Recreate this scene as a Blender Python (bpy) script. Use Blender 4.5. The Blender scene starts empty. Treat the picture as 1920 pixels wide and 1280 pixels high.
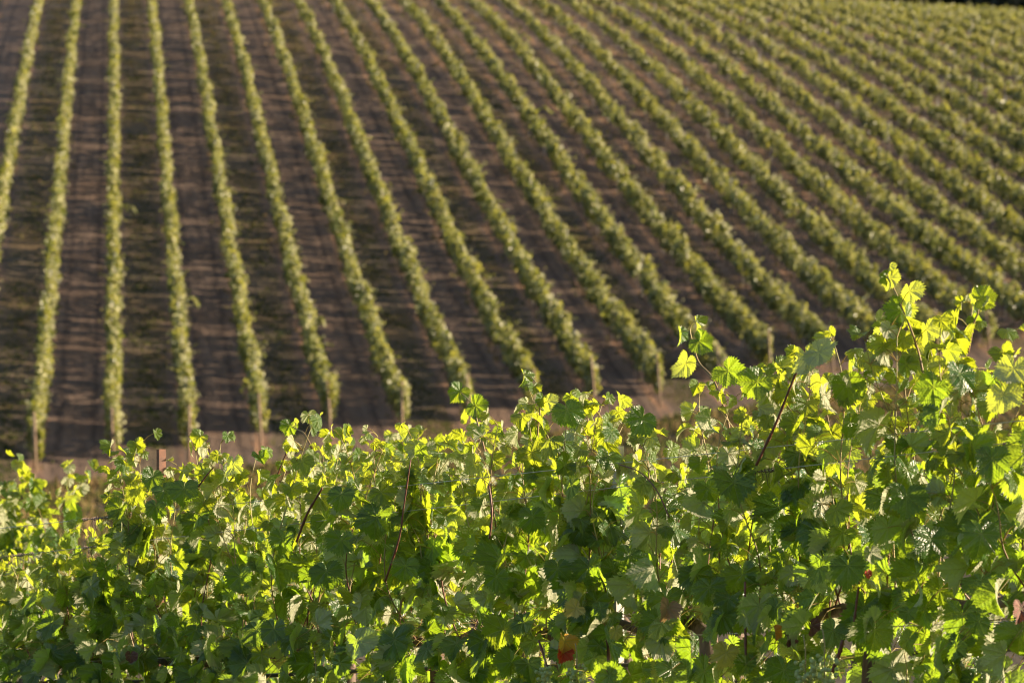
import bpy, math, random
import numpy as np
from mathutils import Vector

rng = np.random.default_rng(7)
random.seed(7)
R = math.radians
S = bpy.context.scene
COL = S.collection

# ------------------------------------------------------------------ camera, sky, sun, exposure
FPX, YH, U0 = 7200.0, 700.0, 213.0          # focal length in pixels of the 1920 px wide photograph, level of the horizon
cam = bpy.data.objects.new('camera', bpy.data.cameras.new('camera'))
COL.objects.link(cam)
cam.data.sensor_width = 36.0
cam.data.lens = 135.0
PITCH = math.atan((YH - 640) / FPX)
cam.rotation_euler = (R(90) + PITCH, 0, 0)
cam.location = (0, 0, 0)
cam.data.clip_start = 0.5
cam.data.clip_end = 3000
cam.data.dof.use_dof = True
cam.data.dof.focus_distance = 13.2
cam.data.dof.aperture_fstop = 7.0
cam.data.dof.aperture_blades = 9
S.camera = cam

SUN_AZ, SUN_EL = 84.0, 12.3                 # azimuth clockwise from the view direction
w = bpy.data.worlds.new("World"); S.world = w
w.use_nodes = True
nt = w.node_tree
sky = nt.nodes.new('ShaderNodeTexSky')
sky.sky_type = 'NISHITA'
sky.sun_disc = False
sky.sun_elevation = R(SUN_EL)
sky.sun_rotation = R(SUN_AZ)
sky.air_density = 1.0
sky.dust_density = 1.6
bg = nt.nodes['Background']
bg.inputs['Strength'].default_value = 0.072
nt.links.new(sky.outputs[0], bg.inputs[0])
sun = bpy.data.objects.new('sun', bpy.data.lights.new('sun', 'SUN'))
COL.objects.link(sun)
sun.data.energy = 5.0
sun.data.angle = R(0.5)
sun.data.color = (1.0, 0.80, 0.56)
sd = Vector((math.sin(R(SUN_AZ)) * math.cos(R(SUN_EL)), math.cos(R(SUN_AZ)) * math.cos(R(SUN_EL)), math.sin(R(SUN_EL))))
sun.rotation_euler = (-sd).to_track_quat('-Z', 'Y').to_euler()

S.view_settings.view_transform = 'Standard'
S.view_settings.look = 'None'
S.view_settings.exposure = 1.8
S.view_settings.gamma = 1.0
S.cycles.use_denoising = True
S.cycles.filter_width = 1.1
S.cycles.max_bounces = 10
S.cycles.transmission_bounces = 6
S.cycles.diffuse_bounces = 5
S.cycles.transparent_max_bounces = 8
S.cycles.sample_clamp_indirect = 6.0

# ------------------------------------------------------------------ small helpers
def smooth(a, b, x):
    t = np.clip((x - a) / (b - a), 0, 1)
    return t * t * (3 - 2 * t)

def tag(o, label=None, cat=None, group=None, kind=None):
    if label: o['label'] = label
    if cat: o['category'] = cat
    if group: o['group'] = group
    if kind: o['kind'] = kind
    return o

def empty(name, loc):
    o = bpy.data.objects.new(name, None)
    o.empty_display_size = 0.2
    COL.objects.link(o)
    o.location = loc
    return o

class MB:
    """collects triangles and quads in world space and links them as one mesh"""
    def __init__(s):
        s.v, s.f, s.luv, s.tint, s.mi, s.n = [], [], [], [], [], 0
    def add(s, V, F, luv=None, tint=None, mi=0):
        V = np.asarray(V, np.float32).reshape(-1, 3)
        if isinstance(F, np.ndarray): F = [F]
        for f in F:
            f = np.asarray(f, np.int32)
            s.f.append(f + s.n)
            s.mi.append(np.full(len(f), mi, np.int32))
        s.v.append(V)
        s.luv.append(np.zeros((len(V), 3), np.float32) if luv is None else np.asarray(luv, np.float32))
        s.tint.append(np.full(len(V), 0.5, np.float32) if tint is None else np.broadcast_to(np.asarray(tint, np.float32), (len(V),)))
        s.n += len(V)
    def build(s, name, mats, parent=None, origin=None, smooth_shade=True):
        if s.n == 0: return None
        if not isinstance(mats, (list, tuple)): mats = [mats]
        V = np.concatenate(s.v)
        if origin is None and parent is not None: origin = tuple(parent.location)
        if origin is not None: V = V - np.asarray(origin, np.float32)
        me = bpy.data.meshes.new(name)
        me.vertices.add(len(V)); me.vertices.foreach_set('co', V.ravel())
        sizes = np.concatenate([np.full(len(f), f.shape[1], np.int32) for f in s.f])
        loops = np.concatenate([f.ravel() for f in s.f]).astype(np.int32)
        me.loops.add(len(loops)); me.loops.foreach_set('vertex_index', loops)
        me.polygons.add(len(sizes))
        me.polygons.foreach_set('loop_start', np.concatenate([[0], np.cumsum(sizes)[:-1]]).astype(np.int32))
        me.polygons.foreach_set('material_index', np.concatenate(s.mi))
        me.polygons.foreach_set('use_smooth', np.full(len(sizes), smooth_shade, bool))
        a = me.attributes.new('luv', 'FLOAT_VECTOR', 'POINT'); a.data.foreach_set('vector', np.concatenate(s.luv).ravel())
        a = me.attributes.new('tint', 'FLOAT', 'POINT'); a.data.foreach_set('value', np.ascontiguousarray(np.concatenate(s.tint)))
        me.update(calc_edges=True)
        for m in mats: me.materials.append(m)
        o = bpy.data.objects.new(name, me)
        COL.objects.link(o)
        if parent is not None: o.parent = parent
        elif origin is not None: o.location = origin
        return o

def tube(mb, P, rad, n=6, tint=0.5, mi=0, cap=True):
    P = np.asarray(P, float); k = len(P)
    rad = np.broadcast_to(np.asarray(rad, float), (k,))
    T = np.gradient(P, axis=0); T /= np.linalg.norm(T, axis=1)[:, None] + 1e-9
    ref = np.array([0.31, 0.17, 0.93]) if abs(T[0, 2]) < .8 else np.array([0.9, 0.3, 0.1])
    A = np.cross(T, ref); A /= np.linalg.norm(A, axis=1)[:, None] + 1e-9
    B = np.cross(T, A)
    a = np.arange(n) * 2 * np.pi / n
    V = P[:, None] + rad[:, None, None] * (np.cos(a)[None, :, None] * A[:, None] + np.sin(a)[None, :, None] * B[:, None])
    i = np.arange(k - 1)[:, None] * n; j = np.arange(n)[None]
    F = np.stack([i + j, i + (j + 1) % n, i + n + (j + 1) % n, i + n + j], -1).reshape(-1, 4)
    V = V.reshape(-1, 3); Fs = [F]
    if cap:
        V = np.concatenate([V, P[:1], P[-1:]])
        c0, c1 = k * n, k * n + 1
        j = np.arange(n)
        Fs.append(np.concatenate([np.stack([np.full(n, c0), (j + 1) % n, j], 1),
                                  np.stack([np.full(n, c1), (k - 1) * n + j, (k - 1) * n + (j + 1) % n], 1)]))
    L = np.zeros((len(V), 3)); L[:, 2] = V[:, 2]
    mb.add(V, Fs, luv=L, tint=tint, mi=mi)

def spline(P, n):
    """smooth resample of a polyline (Catmull-Rom)"""
    P = np.asarray(P, float)
    if len(P) < 3:
        t = np.linspace(0, 1, n)[:, None]; return P[0] * (1 - t) + P[-1] * t
    Q = np.concatenate([[2 * P[0] - P[1]], P, [2 * P[-1] - P[-2]]])
    t = np.linspace(0, len(P) - 1 - 1e-6, n); i = t.astype(int); f = (t - i)[:, None]
    a, b, c, d = Q[i], Q[i + 1], Q[i + 2], Q[i + 3]
    return .5 * (2 * b + (c - a) * f + (2 * a - 5 * b + 4 * c - d) * f ** 2 + (3 * b - a - 3 * c + d) * f ** 3)

# ------------------------------------------------------------------ terrain: near row on its slope, a valley, the vineyard hill
FIT = [12.4745, 17.2654, -1.0522, -1.3903, 0.5176, -1.6296, 2.0864, 0.6878, -0.997, -0.2945, -1.924, 0.6077, 0.0756, 0.2533]
def field_z(k, D):
    k = np.clip(k, -6, 34.5); D0 = D; D = np.clip(D, 117, 347)
    x = k / 12.; y = (D - 200) / 80.
    ij = [(i, j) for i in range(4) for j in range(5) if i + j <= 4]
    z = sum(c * x ** i * y ** j for c, (i, j) in zip(FIT, ij))
    z = z - np.maximum(117 - D0, 0) * .03
    over = np.maximum(D0 - 347, 0)
    return z - over * .03
DR = np.array([-0.5225, 0.8526])           # the near rows run to the left and away
NR = np.array([0.8526, 0.5225])            # across the near rows, away from the camera
def near_z(X, Y):
    t = X * DR[0] + (Y - 13) * DR[1]; q = X * NR[0] + (Y - 13) * NR[1]
    return -1.6 - .094 * t + np.where(q > 0, .05 * np.minimum(q, 6) - .03 * np.maximum(q - 6, 0), .02 * q)
def row_k(X, Y): return (X + (960 - U0) / FPX * Y) / 2.5
def ground_z(X, Y):
    X = np.asarray(X, float); Y = np.asarray(Y, float)
    b = smooth(32, 112, Y)
    return near_z(X, Y) * (1 - b) + field_z(row_k(X, Y), Y) * b

CP, SP = math.cos(PITCH), math.sin(PITCH)
def ray(u, v):
    x, y = (u - 960) / FPX, (640 - v) / FPX
    return np.array([x, CP - y * SP, SP + y * CP])
def on_row(u, v, q=0.0):
    """the point seen at (u, v) in the vertical plane q metres behind the near row's axis"""
    d = ray(u, v); n = np.array([NR[0], NR[1], 0.])
    s = (13 * NR[1] + q) / (d @ n)
    return d * s
def row_pt(t, q, z=0.0):
    """point of the near rows: t along, q across, z above ground"""
    X = t * DR[0] + q * NR[0]; Y = 13 + t * DR[1] + q * NR[1]
    return np.array([X, Y, float(near_z(X, Y)) + z])
def t_of(P): return P[0] * DR[0] + (P[1] - 13) * DR[1]

# ------------------------------------------------------------------ materials
def new_mat(name):
    m = bpy.data.materials.new(name); m.use_nodes = True
    m.node_tree.nodes.clear()
    return m, m.node_tree.nodes, m.node_tree.links
class NB:
    def __init__(s, name):
        s.m, s.N, s.L = new_mat(name)
    def node(s, t, **kw):
        n = s.N.new(t)
        for k, v in kw.items(): setattr(n, k, v)
        return n
    def link(s, a, b): s.L.new(a, b)
    def val(s, sock, x):
        if isinstance(x, (int, float)): sock.default_value = x
        elif isinstance(x, (tuple, list)): sock.default_value = (*x, 1.0)[:4] if sock.type == 'RGBA' else x
        else: s.link(x, sock)
    def math(s, op, a, b=0.0, c=None, clamp=False):
        n = s.node('ShaderNodeMath', operation=op, use_clamp=clamp)
        s.val(n.inputs[0], a); s.val(n.inputs[1], b)
        if c is not None: s.val(n.inputs[2], c)
        return n.outputs[0]
    def mix(s, f, a, b, mode='MIX'):
        n = s.node('ShaderNodeMix', data_type='RGBA', blend_type=mode)
        s.val(n.inputs[0], f); s.val(n.inputs[6], a); s.val(n.inputs[7], b)
        return n.outputs[2]
    def step(s, x, a, b):
        n = s.node('ShaderNodeMapRange', interpolation_type='SMOOTHSTEP')
        s.val(n.inputs[0], x); n.inputs[1].default_value = a; n.inputs[2].default_value = b
        return n.outputs[0]
    def noise(s, vec, scale, detail=3.0, rough=.55):
        n = s.node('ShaderNodeTexNoise'); n.inputs['Scale'].default_value = scale
        n.inputs['Detail'].default_value = detail; n.inputs['Roughness'].default_value = rough
        if vec is not None: s.link(vec, n.inputs['Vector'])
        return n.outputs['Fac']
    def attr(s, name):
        return s.node('ShaderNodeAttribute', attribute_name=name)
    def bump(s, h, strength, dist):
        n = s.node('ShaderNodeBump'); n.inputs['Strength'].default_value = strength; n.inputs['Distance'].default_value = dist
        s.link(h, n.inputs['Height']); return n.outputs[0]

def leaf_material(name, dark, mid, young, under, trans_old, trans_young, tfac=.46, veins=True, rough=.4):
    b = NB(name)
    tint = b.attr('tint').outputs['Fac']
    luv = b.attr('luv').outputs['Vector']
    geo = b.node('ShaderNodeNewGeometry')
    t1 = b.step(tint, .0, .55); t2 = b.step(tint, .6, 1.0)
    up = b.mix(t2, b.mix(t1, dark, mid), young)
    tr = b.mix(b.step(tint, .15, .9), trans_old, trans_young)
    nz = b.noise(geo.outputs['Position'], 60.0, 2.0)
    up = b.mix(b.math('MULTIPLY', b.step(nz, .35, .75), .25), up, (mid[0] * 1.5, mid[1] * 1.35, mid[2] * 1.2))
    und = under
    normal = None
    if veins:
        sx = b.node('ShaderNodeSeparateXYZ'); b.link(luv, sx.inputs[0])
        x, y = sx.outputs[0], sx.outputs[1]
        ang = b.math('ABSOLUTE', b.math('ARCTAN2', x, y))
        r = b.math('SQRT', b.math('ADD', b.math('MULTIPLY', x, x), b.math('MULTIPLY', y, y)))
        dmin = None; side = None
        for a in (0.0, .80, 1.62, 2.45):
            da = b.math('SUBTRACT', ang, a)
            d = b.math('MULTIPLY', r, b.math('ABSOLUTE', b.math('SINE', da)))
            d = b.math('ADD', d, b.math('MULTIPLY', b.math('LESS_THAN', b.math('COSINE', da), 0.1), 5.0))
            along = b.math('MULTIPLY', r, b.math('COSINE', da))
            if dmin is None: dmin, al = d, along
            else:
                lt = b.math('LESS_THAN', d, dmin)
                mx = b.node('ShaderNodeMix', data_type='FLOAT'); b.link(lt, mx.inputs[0]); b.link(al, mx.inputs[2]); b.link(along, mx.inputs[3]); al = mx.outputs[0]
                dmin = b.math('MINIMUM', d, dmin)
        wmain = b.math('SUBTRACT', .026, b.math('MULTIPLY', r, .016))
        main = b.math('SUBTRACT', 1.0, b.math('DIVIDE', dmin, wmain), clamp=True)
        # side veins leave the main ones at an angle
        ph = b.math('FRACT', b.math('MULTIPLY', b.math('SUBTRACT', al, b.math('MULTIPLY', dmin, .9)), 6.5))
        sec = b.math('SUBTRACT', 1.0, b.math('MULTIPLY', b.math('ABSOLUTE', b.math('SUBTRACT', ph, .5)), 14.0), clamp=True)
        vein = b.math('MAXIMUM', main, b.math('MULTIPLY', sec, .35))
        up = b.mix(b.math('MULTIPLY', vein, .8), up, (.26, .33, .13))
        und = b.mix(b.math('MULTIPLY', vein, .6), under, (.40, .42, .26))
        tr = b.mix(b.math('MULTIPLY', vein, .35), tr, (.30, .26, .03))
        sp = b.noise(geo.outputs['Position'], 22.0, 4.0, .7)
        rim = b.step(b.math('ADD', r, b.math('MULTIPLY', b.math('SUBTRACT', sp, .5), 1.3)), .95, 1.12)
        rim = b.math('MULTIPLY', rim, b.step(b.noise(geo.outputs['Position'], 7.0, 1.0), .52, .66))
        up = b.mix(b.math('MULTIPLY', rim, .7), up, (.22, .15, .05))
        up = b.mix(b.math('MULTIPLY', b.step(sp, .55, .75), .35), up, (.10, .14, .07))
        hgt = b.math('ADD', b.math('MULTIPLY', b.math('MINIMUM', dmin, .16), 2.2), b.math('MULTIPLY', vein, -.12))
        hgt = b.math('ADD', hgt, b.math('MULTIPLY', b.math('ABSOLUTE', b.math('SUBTRACT', ph, .5)), -.16))
        hgt = b.math('ADD', hgt, b.math('MULTIPLY', b.noise(luv, 9.0, 2.0), .22))
        normal = b.bump(hgt, .55, .03)
    base = b.mix(geo.outputs['Backfacing'], up, und)
    p = b.node('ShaderNodeBsdfPrincipled')
    b.link(base, p.inputs['Base Color'])
    rg = b.node('ShaderNodeMix', data_type='FLOAT'); b.link(geo.outputs['Backfacing'], rg.inputs[0])
    rg.inputs[2].default_value = rough; rg.inputs[3].default_value = .62
    b.link(rg.outputs[0], p.inputs['Roughness'])
    p.inputs['Specular IOR Level'].default_value = .6
    t = b.node('ShaderNodeBsdfTranslucent'); b.link(tr, t.inputs['Color'])
    if normal is not None:
        b.link(normal, p.inputs['Normal']); b.link(normal, t.inputs['Normal'])
    mx = b.node('ShaderNodeMixShader'); mx.inputs[0].default_value = tfac
    b.link(p.outputs[0], mx.inputs[1]); b.link(t.outputs[0], mx.inputs[2])
    o = b.node('ShaderNodeOutputMaterial'); b.link(mx.outputs[0], o.inputs[0])
    return b.m

def plain_material(name, c1, c2, scale=40.0, rough=.7, metal=0.0, stretch=None, bump=.3, trans=None, use_tint=None):
    b = NB(name)
    tc = b.node('ShaderNodeTexCoord')
    v = tc.outputs['Object']
    if stretch:
        mp = b.node('ShaderNodeMapping'); mp.inputs['Scale'].default_value = stretch; b.link(v, mp.inputs[0]); v = mp.outputs[0]
    n = b.noise(v, scale, 4.0)
    col = b.mix(b.step(n, .3, .7), c1, c2)
    if use_tint: col = b.mix(b.attr('tint').outputs['Fac'], col, use_tint)
    p = b.node('ShaderNodeBsdfPrincipled'); b.link(col, p.inputs['Base Color'])
    p.inputs['Roughness'].default_value = rough; p.inputs['Metallic'].default_value = metal
    b.link(b.bump(n, bump, .004), p.inputs['Normal'])
    sh = p.outputs[0]
    if trans:
        t = b.node('ShaderNodeBsdfTranslucent'); t.inputs['Color'].default_value = (*trans, 1)
        mx = b.node('ShaderNodeMixShader'); mx.inputs[0].default_value = .35
        b.link(sh, mx.inputs[1]); b.link(t.outputs[0], mx.inputs[2]); sh = mx.outputs[0]
    o = b.node('ShaderNodeOutputMaterial'); b.link(sh, o.inputs[0])
    return b.m

M_LEAF = leaf_material('vine_leaf', (.020, .055, .020), (.036, .090, .026), (.08, .14, .030), (.42, .43, .30), (.255, .41, .015), (.48, .55, .020), tfac=.54, rough=.30)
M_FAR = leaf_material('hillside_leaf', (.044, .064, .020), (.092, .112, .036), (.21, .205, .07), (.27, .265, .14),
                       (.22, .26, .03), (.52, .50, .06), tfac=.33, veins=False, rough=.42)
M_RED = leaf_material('reddened_leaf', (.40, .05, .02), (.45, .06, .02), (.55, .30, .03), (.42, .10, .05),
                      (.60, .05, .01), (.75, .50, .03), veins=True)
M_DRY = leaf_material('withered_leaf', (.13, .05, .04), (.20, .10, .065), (.36, .25, .14), (.24, .14, .09),
                      (.18, .06, .02), (.45, .30, .10), tfac=.25, veins=True, rough=.75)
M_YEL = leaf_material('yellowed_leaf', (.30, .32, .08), (.38, .36, .09), (.46, .38, .12), (.36, .34, .14),
                      (.50, .48, .05), (.65, .52, .08), veins=True)
M_CANE = plain_material('cane_bark', (.16, .050, .028), (.10, .040, .026), 60, .55, use_tint=(.30, .26, .10))
M_PET = plain_material('petiole_skin', (.30, .30, .08), (.34, .20, .08), 30, .5, trans=(.5, .4, .08))
M_TRUNK = plain_material('trunk_bark', (.07, .045, .035), (.17, .12, .09), 22, .9, stretch=(3, 3, .5), bump=.9)
M_RUST = plain_material('rusted_steel', (.19, .075, .04), (.11, .05, .035), 30, .7, bump=.3)
M_GALV = plain_material('galvanised_steel', (.42, .42, .42), (.30, .30, .31), 25, .45, metal=.8, bump=.1)
M_WIRE = plain_material('wire_steel', (.50, .49, .47), (.38, .37, .36), 60, .38, metal=.9, bump=.05)
M_OLDWIRE = plain_material('dull_wire', (.12, .11, .10), (.08, .075, .07), 20, .8)
M_HOSE = plain_material('black_hose', (.018, .018, .020), (.03, .03, .032), 30, .4, bump=.05)
M_TENDRIL = plain_material('dry_tendril', (.085, .05, .045), (.16, .11, .09), 120, .8)
M_WOOD = plain_material('weathered_stake', (.24, .16, .105), (.15, .10, .07), 14, .8, stretch=(4, 4, .4))
M_PALEPOST = plain_material('pale_post', (.38, .36, .34), (.28, .26, .25), 10, .6)
M_GRAPE = plain_material('grape_skin', (.36, .43, .15), (.44, .50, .21), 40, .38, trans=(.45, .55, .12), bump=.03)

def ground_material():
    b = NB('soil')
    geo = b.node('ShaderNodeNewGeometry'); pos = geo.outputs['Position']
    sx = b.node('ShaderNodeSeparateXYZ'); b.link(pos, sx.inputs[0])
    X, Y = sx.outputs[0], sx.outputs[1]
    kk = b.math('DIVIDE', b.math('ADD', X, b.math('MULTIPLY', Y, (960 - U0) / FPX)), 2.5)
    wob = b.noise(pos, .9, 3.0)
    kw = b.math('ADD', kk, b.math('MULTIPLY', b.math('SUBTRACT', wob, .5), .22))
    fr = b.math('FRACT', kw)
    even = b.math('LESS_THAN', b.math('FRACT', b.math('MULTIPLY', b.math('FLOOR', kw), .5)), .25)
    cen = b.math('ABSOLUTE', b.math('SUBTRACT', fr, .5))
    # coordinates along the lane for stretched textures
    cm = b.node('ShaderNodeCombineXYZ'); b.link(b.math('MULTIPLY', kk, 2.5), cm.inputs[0]); b.link(b.math('MULTIPLY', Y, .06), cm.inputs[1])
    lane = cm.outputs[0]
    n1 = b.noise(lane, 3.2, 5.0, .65); n2 = b.noise(pos, .16, 3.0); n3 = b.noise(pos, 3.0, 5.0, .7)
    soil = b.mix(b.step(n1, .3, .72), (.094, .065, .050), (.162, .114, .087))
    soil = b.mix(b.math('MULTIPLY', b.step(n3, .45, .72), .22), soil, (.20, .145, .11))
    soil = b.mix(b.math('MULTIPLY', b.step(n2, .42, .68), .35), soil, (.20, .118, .072))
    # wheel ruts in the bare lanes
    rut = b.math('SUBTRACT', 1.0, b.math('MULTIPLY', b.math('ABSOLUTE', b.math('SUBTRACT', cen, .24)), 16.0), clamp=True)
    soil = b.mix(b.math('MULTIPLY', rut, .75), soil, (.045, .032, .028))
    # sward in every other lane
    gn = b.noise(pos, .55, 4.0, .65)
    g = b.mix(b.step(n3, .3, .7), (.074, .060, .040), (.140, .104, .070))
    g = b.mix(b.step(n2, .45, .62), g, (.135, .092, .048))
    gm = b.math('MULTIPLY', b.math('MULTIPLY', even, b.step(b.math('ADD', cen, b.math('MULTIPLY', b.math('SUBTRACT', gn, .5), .25)), .36, .27)), b.step(gn, .16, .5))
    col = b.mix(gm, soil, g)
    # dry weeds under the vines, their orange partly painted in for sunlit strips
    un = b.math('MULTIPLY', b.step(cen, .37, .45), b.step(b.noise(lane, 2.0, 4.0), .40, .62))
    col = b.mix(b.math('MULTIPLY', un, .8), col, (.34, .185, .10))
    # headland and near slope: trodden dry grass
    near = b.math('SUBTRACT', 1.0, b.step(b.math('SUBTRACT', Y, b.math('MULTIPLY', kk, 2.0)), 119.0, 124.0))
    dry = b.mix(b.step(n3, .35, .65), (.075, .060, .034), (.050, .050, .022))
    dry = b.mix(b.step(gn, .45, .6), dry, (.105, .078, .055))
    col = b.mix(near, col, dry)
    p = b.node('ShaderNodeBsdfPrincipled'); b.link(col, p.inputs['Base Color']); p.inputs['Roughness'].default_value = .95
    p.inputs['Specular IOR Level'].default_value = .15
    h = b.math('ADD', b.math('MULTIPLY', n3, .6), b.math('MULTIPLY', n1, .6))
    b.link(b.bump(h, .8, .12), p.inputs['Normal'])
    o = b.node('ShaderNodeOutputMaterial'); b.link(p.outputs[0], o.inputs[0])
    return b.m
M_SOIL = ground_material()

def grass_material():
    b = NB('weed_blades')
    t = b.attr('tint').outputs['Fac']
    c = b.mix(b.step(t, .0, .5), (.035, .060, .018), b.mix(b.step(t, .5, 1.0), (.09, .10, .03), (.26, .18, .09)))
    d = b.node('ShaderNodeBsdfDiffuse'); b.link(c, d.inputs[0])
    tr = b.node('ShaderNodeBsdfTranslucent'); b.link(c, tr.inputs[0])
    mx = b.node('ShaderNodeMixShader'); mx.inputs[0].default_value = .35
    b.link(d.outputs[0], mx.inputs[1]); b.link(tr.outputs[0], mx.inputs[2])
    o = b.node('ShaderNodeOutputMaterial'); b.link(mx.outputs[0], o.inputs[0])
    return b.m
M_GRASS = grass_material()

# ------------------------------------------------------------------ the ground: one sheet
def build_ground():
    ys = np.concatenate([np.linspace(-30, 30, 41), np.linspace(32, 112, 41)[0:], np.linspace(113, 360, 200), np.linspace(364, 460, 25), np.geomspace(480, 2600, 14)])
    us = np.concatenate([-np.geomspace(1400, 70, 10), np.linspace(-62, 125, 150), np.geomspace(135, 1400, 10)])
    Yg, Xg = np.meshgrid(ys, us, indexing='ij')
    Z = ground_z(Xg, Yg)
    Z = Z + .03 * np.sin(Xg * 2.1 + Yg * .37) * np.sin(Yg * .9 - Xg * .4)
    ny, nx = Xg.shape
    i = np.arange(ny - 1)[:, None] * nx; j = np.arange(nx - 1)[None]
    F = np.stack([i + j, i + j + 1, i + nx + j + 1, i + nx + j], -1).reshape(-1, 4)
    mb = MB(); mb.add(np.stack([Xg, Yg, Z], -1).reshape(-1, 3), F)
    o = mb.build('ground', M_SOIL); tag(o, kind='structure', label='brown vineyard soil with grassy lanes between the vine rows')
build_ground()

# ------------------------------------------------------------------ vine leaves
def leaf_outline(ang, lob, teeth, seed):
    r_ = np.random.default_rng(seed)
    a = np.abs(ang)
    cps = np.array([0, .22, .46, .66, .86, 1.14, 1.34, 1.62, 1.95, 2.30, 2.62, 2.88, 3.02, np.pi])
    s1, s2 = 1 - lob * .34, 1 - lob * .30
    rad = np.array([1.0, .91, .86 * s1, .86, .93, .84, .80 * s2, .82, .76, .70, .62, .50, .32, .10])
    rr = []
    for sgn in (-1, 1):
        rr.append(np.interp(a, cps, rad * (1 + r_.normal(0, .03, len(rad)))))
    r = np.where(ang < 0, rr[0], rr[1])
    tooth = np.where(np.arange(len(ang)) % 2 == 0, .5, -.5) * r_.uniform(.6, 1.25, len(ang))
    amp = teeth * np.clip((3.0 - a) / .6, 0.15, 1)
    return r * (1 + amp * tooth)

class LeafShape:
    def __init__(s, nb, rings, lob, seed, teeth=.13):
        ang = (np.arange(nb) + .5 + .35 * np.where(np.arange(nb) % 2 == 0, 1, -1) * np.sign(nb / 2 - np.arange(nb))) / nb * 2 * np.pi - np.pi
        r = leaf_outline(ang, lob, teeth, seed)
        pts = [np.zeros((1, 2))]
        for f in rings:
            rr = r * f if f > .9 else f * (r * .5 + .5 * np.convolve(np.concatenate([r[-4:], r, r[:4]]), np.ones(9) / 9, 'valid'))
            pts.append(np.stack([rr * np.sin(ang), rr * np.cos(ang)], 1))
        s.p = np.concatenate(pts)
        j = np.arange(nb - 1)                      # the gap at the petiole stays open
        F3 = np.stack([np.zeros(nb - 1, int), 1 + j + 1, 1 + j], 1)
        F4 = []
        for k in range(len(rings) - 1):
            o = 1 + k * nb
            F4.append(np.stack([o + j, o + j + 1, o + nb + j + 1, o + nb + j], 1))
        s.F = [F3] + ([np.concatenate(F4)] if F4 else [])
SHAPES_HI = [LeafShape(65, (.34, .68, 1.0), l, i, t) for i, (l, t) in enumerate(((.2, .17), (.45, .19), (.05, .16), (.3, .2), (.6, .17), (.15, .19)))]
SHAPES_LO = [LeafShape(29, (.6, 1.0), l, i + 10, .15) for i, l in enumerate((.2, .5, .1))]

def norm(a): return a / (np.linalg.norm(a, axis=-1, keepdims=True) + 1e-9)
def put_leaves(mb, shapes, C, EX, EY, EZ, size, tint, fold=None, droop=None, wave=None, mi=0, rg=rng):
    """many leaves at once; C is where the blade meets its stalk, EY points to the tip, EZ out of the upper face"""
    n = len(C)
    if n == 0: return
    fold = np.where(rg.random(n) < .32, rg.uniform(.5, 1.15, n), rg.normal(.14, .26, n)) if fold is None else np.broadcast_to(fold, (n,))
    droop = rg.normal(.40, .38, n) if droop is None else np.broadcast_to(droop, (n,))
    wave = rg.uniform(.04, .17, n) if wave is None else np.broadcast_to(wave, (n,))
    cup = rg.normal(-.05, .15, n)
    ph = rg.uniform(0, 6.28, n); asp = rg.uniform(.88, 1.08, n); skew = rg.normal(0, .08, n)
    which = rg.integers(0, len(shapes), n)
    for w_, sh in enumerate(shapes):
        m = np.nonzero(which == w_)[0]
        if len(m) == 0: continue
        x = sh.p[None, :, 0] * asp[m, None] + skew[m, None] * sh.p[None, :, 1]
        y = np.repeat(sh.p[None, :, 1], len(m), 0)
        r2 = x * x + y * y; a = np.arctan2(x, y)
        z = fold[m, None] * np.abs(x) + cup[m, None] * r2 + wave[m, None] * np.sin(3 * a + ph[m, None]) * r2 + wave[m, None] * .6 * np.sin(5 * a - ph[m, None] * 1.7) * r2
        # the blade bends over along its length
        k = droop[m, None] * 1.2
        ks = np.where(np.abs(k) < .02, .02, k)
        yb = np.sin(ks * y) / ks; zb = -(1 - np.cos(ks * y)) / ks
        P = C[m, None] + size[m, None, None] * (x[..., None] * EX[m, None] + yb[..., None] * EY[m, None] + (z + zb)[..., None] * EZ[m, None])
        nv = sh.p.shape[0]
        off = (np.arange(len(m)) * nv)[:, None, None]
        Fs = [(f[None] + off).reshape(-1, f.shape[1]) for f in sh.F]
        luv = np.zeros((len(m), nv, 3)); luv[..., :2] = sh.p[None]
        mb.add(P.reshape(-1, 3), Fs, luv=luv.reshape(-1, 3), tint=np.repeat(tint[m], nv), mi=mi)

def frames(o, hang, roll, spin):
    """leaf axes from the outward direction o, hanging angle (0 level, 90 degrees straight down), roll about the normal and about the midrib"""
    up = np.array([0, 0, 1.0])
    ey = o * np.cos(hang)[:, None] - up * np.sin(hang)[:, None]
    ez = o * np.sin(hang)[:, None] + up * np.cos(hang)[:, None]
    ex = np.cross(ey, ez)
    c, s = np.cos(roll)[:, None], np.sin(roll)[:, None]
    ex, ey = ex * c + ey * s, ey * c - ex * s
    c, s = np.cos(spin)[:, None], np.sin(spin)[:, None]
    ex, ez = ex * c + ez * s, ez * c - ex * s
    return ex, ey, ez

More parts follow.
